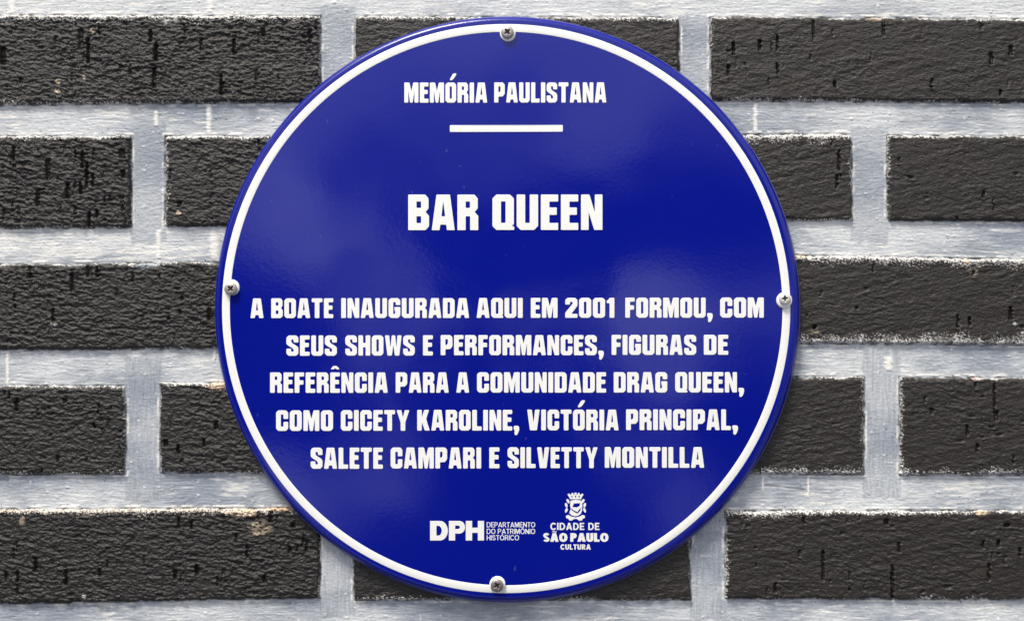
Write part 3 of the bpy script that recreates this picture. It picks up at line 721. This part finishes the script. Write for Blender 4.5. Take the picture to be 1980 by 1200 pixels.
def ell(cx, cy, rx, ry, n=28, p=2.2):
    out = []
    for i in range(n):
        a = 2 * math.pi * i / n; c, q = math.cos(a), math.sin(a)
        out.append((cx + rx * math.copysign(abs(c) ** (2 / p), c), cy + ry * math.copysign(abs(q) ** (2 / p), q)))
    return out
def band(path, w):
    l, r_ = [], []
    for i, (x, y) in enumerate(path):
        x0, y0 = path[max(i - 1, 0)]; x1, y1 = path[min(i + 1, len(path) - 1)]
        d = math.hypot(x1 - x0, y1 - y0); nx_, ny_ = -(y1 - y0) / d * w / 2, (x1 - x0) / d * w / 2
        l.append((x + nx_, y + ny_)); r_.append((x - nx_, y - ny_))
    return l + r_[::-1]
def sans(ch, w):
    """plain upright capitals of stem width w, cap height 1, y downwards: (width, outlines)"""
    h = w * .86
    if ch == 'I': return w, [[(0, 0), (w, 0), (w, 1), (0, 1)]]
    if ch == 'E': return .60, [[(0, 0), (.58, 0), (.58, h), (w, h), (w, .5 - h * .52), (.54, .5 - h * .52), (.54, .5 + h * .48), (w, .5 + h * .48), (w, 1 - h), (.60, 1 - h), (.60, 1), (0, 1)]]
    if ch == 'L': return .56, [[(0, 0), (w, 0), (w, 1 - h), (.56, 1 - h), (.56, 1), (0, 1)]]
    if ch == 'T': c = .31; return .62, [[(0, 0), (.62, 0), (.62, h), (c + w / 2, h), (c + w / 2, 1), (c - w / 2, 1), (c - w / 2, h), (0, h)]]
    if ch == 'H': return .70, [[(0, 0), (w, 0), (w, .5 - h / 2), (.70 - w, .5 - h / 2), (.70 - w, 0), (.70, 0), (.70, 1), (.70 - w, 1), (.70 - w, .5 + h / 2), (w, .5 + h / 2), (w, 1), (0, 1)]]
    if ch == 'N': return .72, [[(0, 0), (w, 0), (.72 - w, .60), (.72 - w, 0), (.72, 0), (.72, 1), (.72 - w, 1), (w, .40), (w, 1), (0, 1)]]
    if ch == 'M': return .86, [[(0, 0), (w * 1.35, 0), (.43, .60), (.86 - w * 1.35, 0), (.86, 0), (.86, 1), (.86 - w, 1), (.86 - w, .30), (.43 + w * .42, 1), (.43 - w * .42, 1), (w, .30), (w, 1), (0, 1)]]
    if ch in 'AÃ':
        W_ = .74 + w * .3; c = W_ / 2; t = w * .58; s_ = (c - t) ; f = lambda y: c - t - s_ * y + w * 1.08
        o = [[(c - t, 0), (c + t, 0), (W_, 1), (W_ - w * 1.08, 1), (2 * c - f(.80), .80), (f(.80), .80), (w * 1.08, 1), (0, 1)],
             [(c, .20 + w * .2), (2 * c - f(.80 - h) , .80 - h), (f(.80 - h), .80 - h)]]
        if ch == 'Ã': o.append(band([(c - .20, -.13), (c - .11, -.19), (c, -.16), (c + .11, -.13), (c + .20, -.19)], .11))
        return W_, o
    if ch in 'OÔÓ':
        W_ = .82; o = [ell(W_ / 2, .5, W_ / 2, .51), ell(W_ / 2, .5, W_ / 2 - w, .51 - h)]
        if ch == 'Ó': o.append([(.36, -.07), (.46, -.25), (.62, -.25), (.47, -.07)])
        if ch == 'Ô': o.append([(.20, -.07), (.34, -.25), (.48, -.25), (.62, -.07), (.50, -.07), (.41, -.16), (.32, -.07)])
        return W_, o
    if ch == 'C':
        W_ = .76; return W_, [band([(.41 + (.41 - w / 2) * math.cos(a), .5 + (.51 - h / 2) * math.sin(a)) for a in np.radians(np.linspace(-38, -322, 26))], w)]
    if ch == 'S':
        w = min(w, .25); h = w * .86
        p = [(.31 + (.31 - w / 2) * math.cos(a), .27 + (.27 - h / 2) * math.sin(a)) for a in np.radians(np.linspace(-15, -235, 14))]
        q = [(.32 + (.32 - w / 2) * math.cos(a), .73 + (.27 - h / 2) * math.sin(a)) for a in np.radians(np.linspace(-60, 165, 14))]
        return .64, [band(p + q, w * .94)]
    if ch == 'U':
        W_ = .70; ou = arcp(W_ / 2, .66, W_ / 2, .35, 0, 180, 12); inn = arcp(W_ / 2, .66, W_ / 2 - w, .35 - h, 180, 0, 10)
        return W_, [[(W_, 0)] + ou + [(0, 0), (w, 0)] + inn + [(W_ - w, 0)]]
    if ch == 'D':
        return .74, [[(0, 0), (.30, 0)] + arcp(.34, .5, .40, .5, -90, 90, 14) + [(0, 1)], [(w, h), (.30, h)] + arcp(.34, .5, .40 - w, .5 - h, -90, 90, 10) + [(w, 1 - h)]]
    if ch in 'PR':
        o = [(0, 0), (.34, 0)] + arcp(.36, .30, .28, .30, -90, 90, 12)
        i_ = [(w, h), (.34, h)] + arcp(.36, .30, .28 - w * .95, .30 - h, -90, 90, 8) + [(w, .60 - h)]
        if ch == 'P': return .64, [o + [(w, .60), (w, 1), (0, 1)], i_]
        o = o[:-2] + [(.46, .58), (.68, 1), (.68 - w * 1.15, 1), (.46 - w * .75, .61), (w, .61), (w, 1), (0, 1)]
        return .68, [o, i_]
    return (.17 if w > .28 else .27), []
def text_mesh(name, parent, body, x0, x1, yt, yb, w, track=.1, label=None):
    items = []; x = 0
    for ch in body:
        wd, o = sans(ch, w)
        items.append((x, o)); x += wd + track
    nat = x - track; sx = (x1 - x0) / nat; hh = yb - yt
    polys = [[L(x0 + (a + p[0]) * sx, yt + p[1] * hh) for p in poly] for a, o in items for poly in o]
    return settle(name, curve_mesh(name, polys, .00008, .00004), parent, M_WHITE, label)
text_mesh('logo_text', sign, 'DEPARTAMENTO', 941.1, 1034.8, 1008.8, 1018.6, .145, .085)
text_mesh('logo_text', sign, 'DO PATRIMÔNIO', 941.1, 1034.8, 1021.5, 1031.4, .145, .085)
text_mesh('logo_text', sign, 'HISTÓRICO', 941.1, 1003.7, 1034.0, 1043.6, .145, .085)
text_mesh('logo_text', sign, 'CIDADE DE', 1064.1, 1159.1, 1010.0, 1023.8, .20, .12)
text_mesh('logo_text', sign, 'SÃO PAULO', 1050.3, 1176.5, 1029.9, 1046.5, .30, .06)
text_mesh('logo_text', sign, 'CULTURA', 1083.6, 1142.2, 1051.6, 1061.6, .25, .1)

# crest: mural crown, laurel branches, shield with bent arm and flag, ribbon
def cz(p): return [(1040 + x / 9.233, 940 + y / 9.233) for x, y in p]
crest = solid('crest', sign, [cz([(585, 250), (575, 330), (590, 400), (560, 470), (600, 510), (660, 530), (720, 520), (770, 480), (790, 420), (795, 330), (775, 250), (680, 235)]),
    cz([(645, 300), (752, 295), (748, 345), (700, 372), (615, 366)]), cz([(600, 392), (640, 425), (705, 455), (745, 400), (775, 375), (760, 425), (715, 480), (685, 476), (600, 420)])],
    'small white city coat of arms above the city name')
solid('mural_crown', crest, [cz([(528, 140), (560, 122), (582, 150), (600, 140), (598, 118), (628, 110), (640, 145), (655, 142), (654, 108), (692, 108), (690, 142), (706, 145), (718, 110), (748, 118), (744, 142), (762, 150), (788, 122), (815, 140), (778, 205), (775, 225), (575, 225), (568, 205)]),
    cz([(594, 165), (616, 165), (622, 200), (606, 200)]), cz([(664, 160), (684, 160), (684, 196), (664, 196)]), cz([(728, 165), (750, 165), (742, 200), (724, 200)])])
for s in (-1, 1):
    leaves = []
    for (cx_, cy_, a_) in ((540, 262, 60), (508, 335, 75), (508, 425, 110), (548, 300, 20)):
        pts_ = []
        for q in range(14):
            t = q / 14 * 2 * math.pi; rx_, ry_ = (44, 22) if cx_ != 548 else (20, 10)
            x_ = rx_ * math.cos(t); y_ = ry_ * math.sin(t) * (1 - .25 * math.cos(t)); aa = math.radians(a_)
            X_ = cx_ + x_ * math.cos(aa) - y_ * math.sin(aa); Y_ = cy_ + x_ * math.sin(aa) + y_ * math.cos(aa)
            pts_.append((672 + s * (672 - X_) * 1.0, Y_))
        if cx_ != 548: leaves.append(cz(pts_))
    solid('laurel_branch', crest, leaves)
solid('ribbon', crest, [cz([(500, 520), (545, 505), (600, 535), (672, 552), (745, 535), (800, 505), (840, 520), (838, 560), (800, 575), (785, 605), (735, 608), (700, 580), (672, 575), (640, 580), (610, 605), (560, 602), (545, 575), (505, 560)])])

# ------------------------------------------------------------------ screws
def screw(px, py, rot, mat, wpx, wpy, hr=12.0, wr=15.2):
    lx, lz = L(wpx, wpy); d0 = float(dome(np.array([lx]), np.array([lz]))[0])
    r = math.hypot(lx, lz)
    w_n, w_pts = 40, [(wr * S, -.0003), (wr * S, .0008), (wr * S * .97, .0013), (wr * S * .88, .0016), (wr * S * .5, .0017), (0.0, .0017)]
    vs, fs = [], []
    for j in range(w_n):
        a = 2 * math.pi * j / w_n
        for rr_, hh in w_pts[:-1]: vs.append((lx + math.cos(a) * rr_, -(d0 + hh), lz + math.sin(a) * rr_))
    m = len(w_pts) - 1
    for j in range(w_n):
        for i in range(m - 1):
            a, b2 = j * m + i, ((j + 1) % w_n) * m + i
            fs.append((a, b2, b2 + 1, a + 1))
    fs.append([((w_n - j) % w_n) * m + m - 1 for j in range(w_n)][::-1])
    # screw head: its place measured from the photograph at its own height
    hx, hy, hz = P(px, py, d0 + .0034); hx -= cxs; hz -= czs
    n, mr = 72, 26; R0 = hr * S; vs2, fs2, gr = [], [], []
    c_, s_ = math.cos(rot), math.sin(rot)
    for i in range(mr + 1):
        t = i / mr; rr_ = R0 * (math.sin(t * math.pi / 2) ** .9 if i else 0)
        for j in range(n):
            a = 2 * math.pi * j / n; x, z = rr_ * math.cos(a), rr_ * math.sin(a)
            hh = .0011 * math.sqrt(max(0, 1 - (rr_ / R0) ** 2)) ** .8 * 1.2
            u, v = x * c_ + z * s_, -x * s_ + z * c_
            arm = .00135 * (S * 12 / .00384); ax = max(abs(u), abs(v)); mn = min(abs(u), abs(v)); ln = R0 * .50
            wdt = .00068 * (1 - .45 * ax / ln)
            gcr = 1 / (1 + math.exp((mn - wdt) / .00005)) / (1 + math.exp((ax - ln) / .00008))
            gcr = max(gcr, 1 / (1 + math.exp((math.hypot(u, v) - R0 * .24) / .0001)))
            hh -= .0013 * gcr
            vs2.append((hx + x, -(d0 + .0025 + hh), hz + z)); gr.append(gcr * .95)  # recess darkened in colour too, adding to its shade
    for i in range(mr):
        for j in range(n):
            a = i * n + j; b2 = i * n + (j + 1) % n
            fs2.append((a, a + n, b2 + n, b2))
    base = len(vs2)
    for j in range(n):
        a = 2 * math.pi * j / n
        vs2.append((hx + R0 * math.cos(a), -(d0 + .0009), hz + R0 * math.sin(a))); gr.append(.25)
    for j in range(n):
        a = mr * n + j; b2 = mr * n + (j + 1) % n
        fs2.append((a, base + j, base + (j + 1) % n, b2))
    me = bpy.data.meshes.new('screw'); me.from_pydata(vs2, [], fs2); smooth(me)
    at = me.attributes.new('painted_shade', 'FLOAT', 'POINT'); at.data.foreach_set('value', np.array(gr, dtype=np.float32))
    so = obj('screw', me, sign, mat)
    mw = bpy.data.meshes.new('washer'); mw.from_pydata(vs, [], fs); smooth(mw)
    obj('washer', mw, so, M_WHITE)
    return so
screw(981, 62, math.radians(38), M_STEEL, 982, 66)['label'] = 'dull steel screw at the top of the border'
screw(445.5, 558, math.radians(45), M_STEEL, 448.5, 555.5)['label'] = 'dull steel screw at the left of the border'
screw(1518, 577, math.radians(4), M_STEEL_PALE, 1516, 580.5, 11.2)['label'] = 'pale screw at the right of the border'
screw(961, 1131.5, math.radians(30), M_STEEL_DARK, 962, 1128, 12.2)['label'] = 'tarnished screw at the foot of the border'
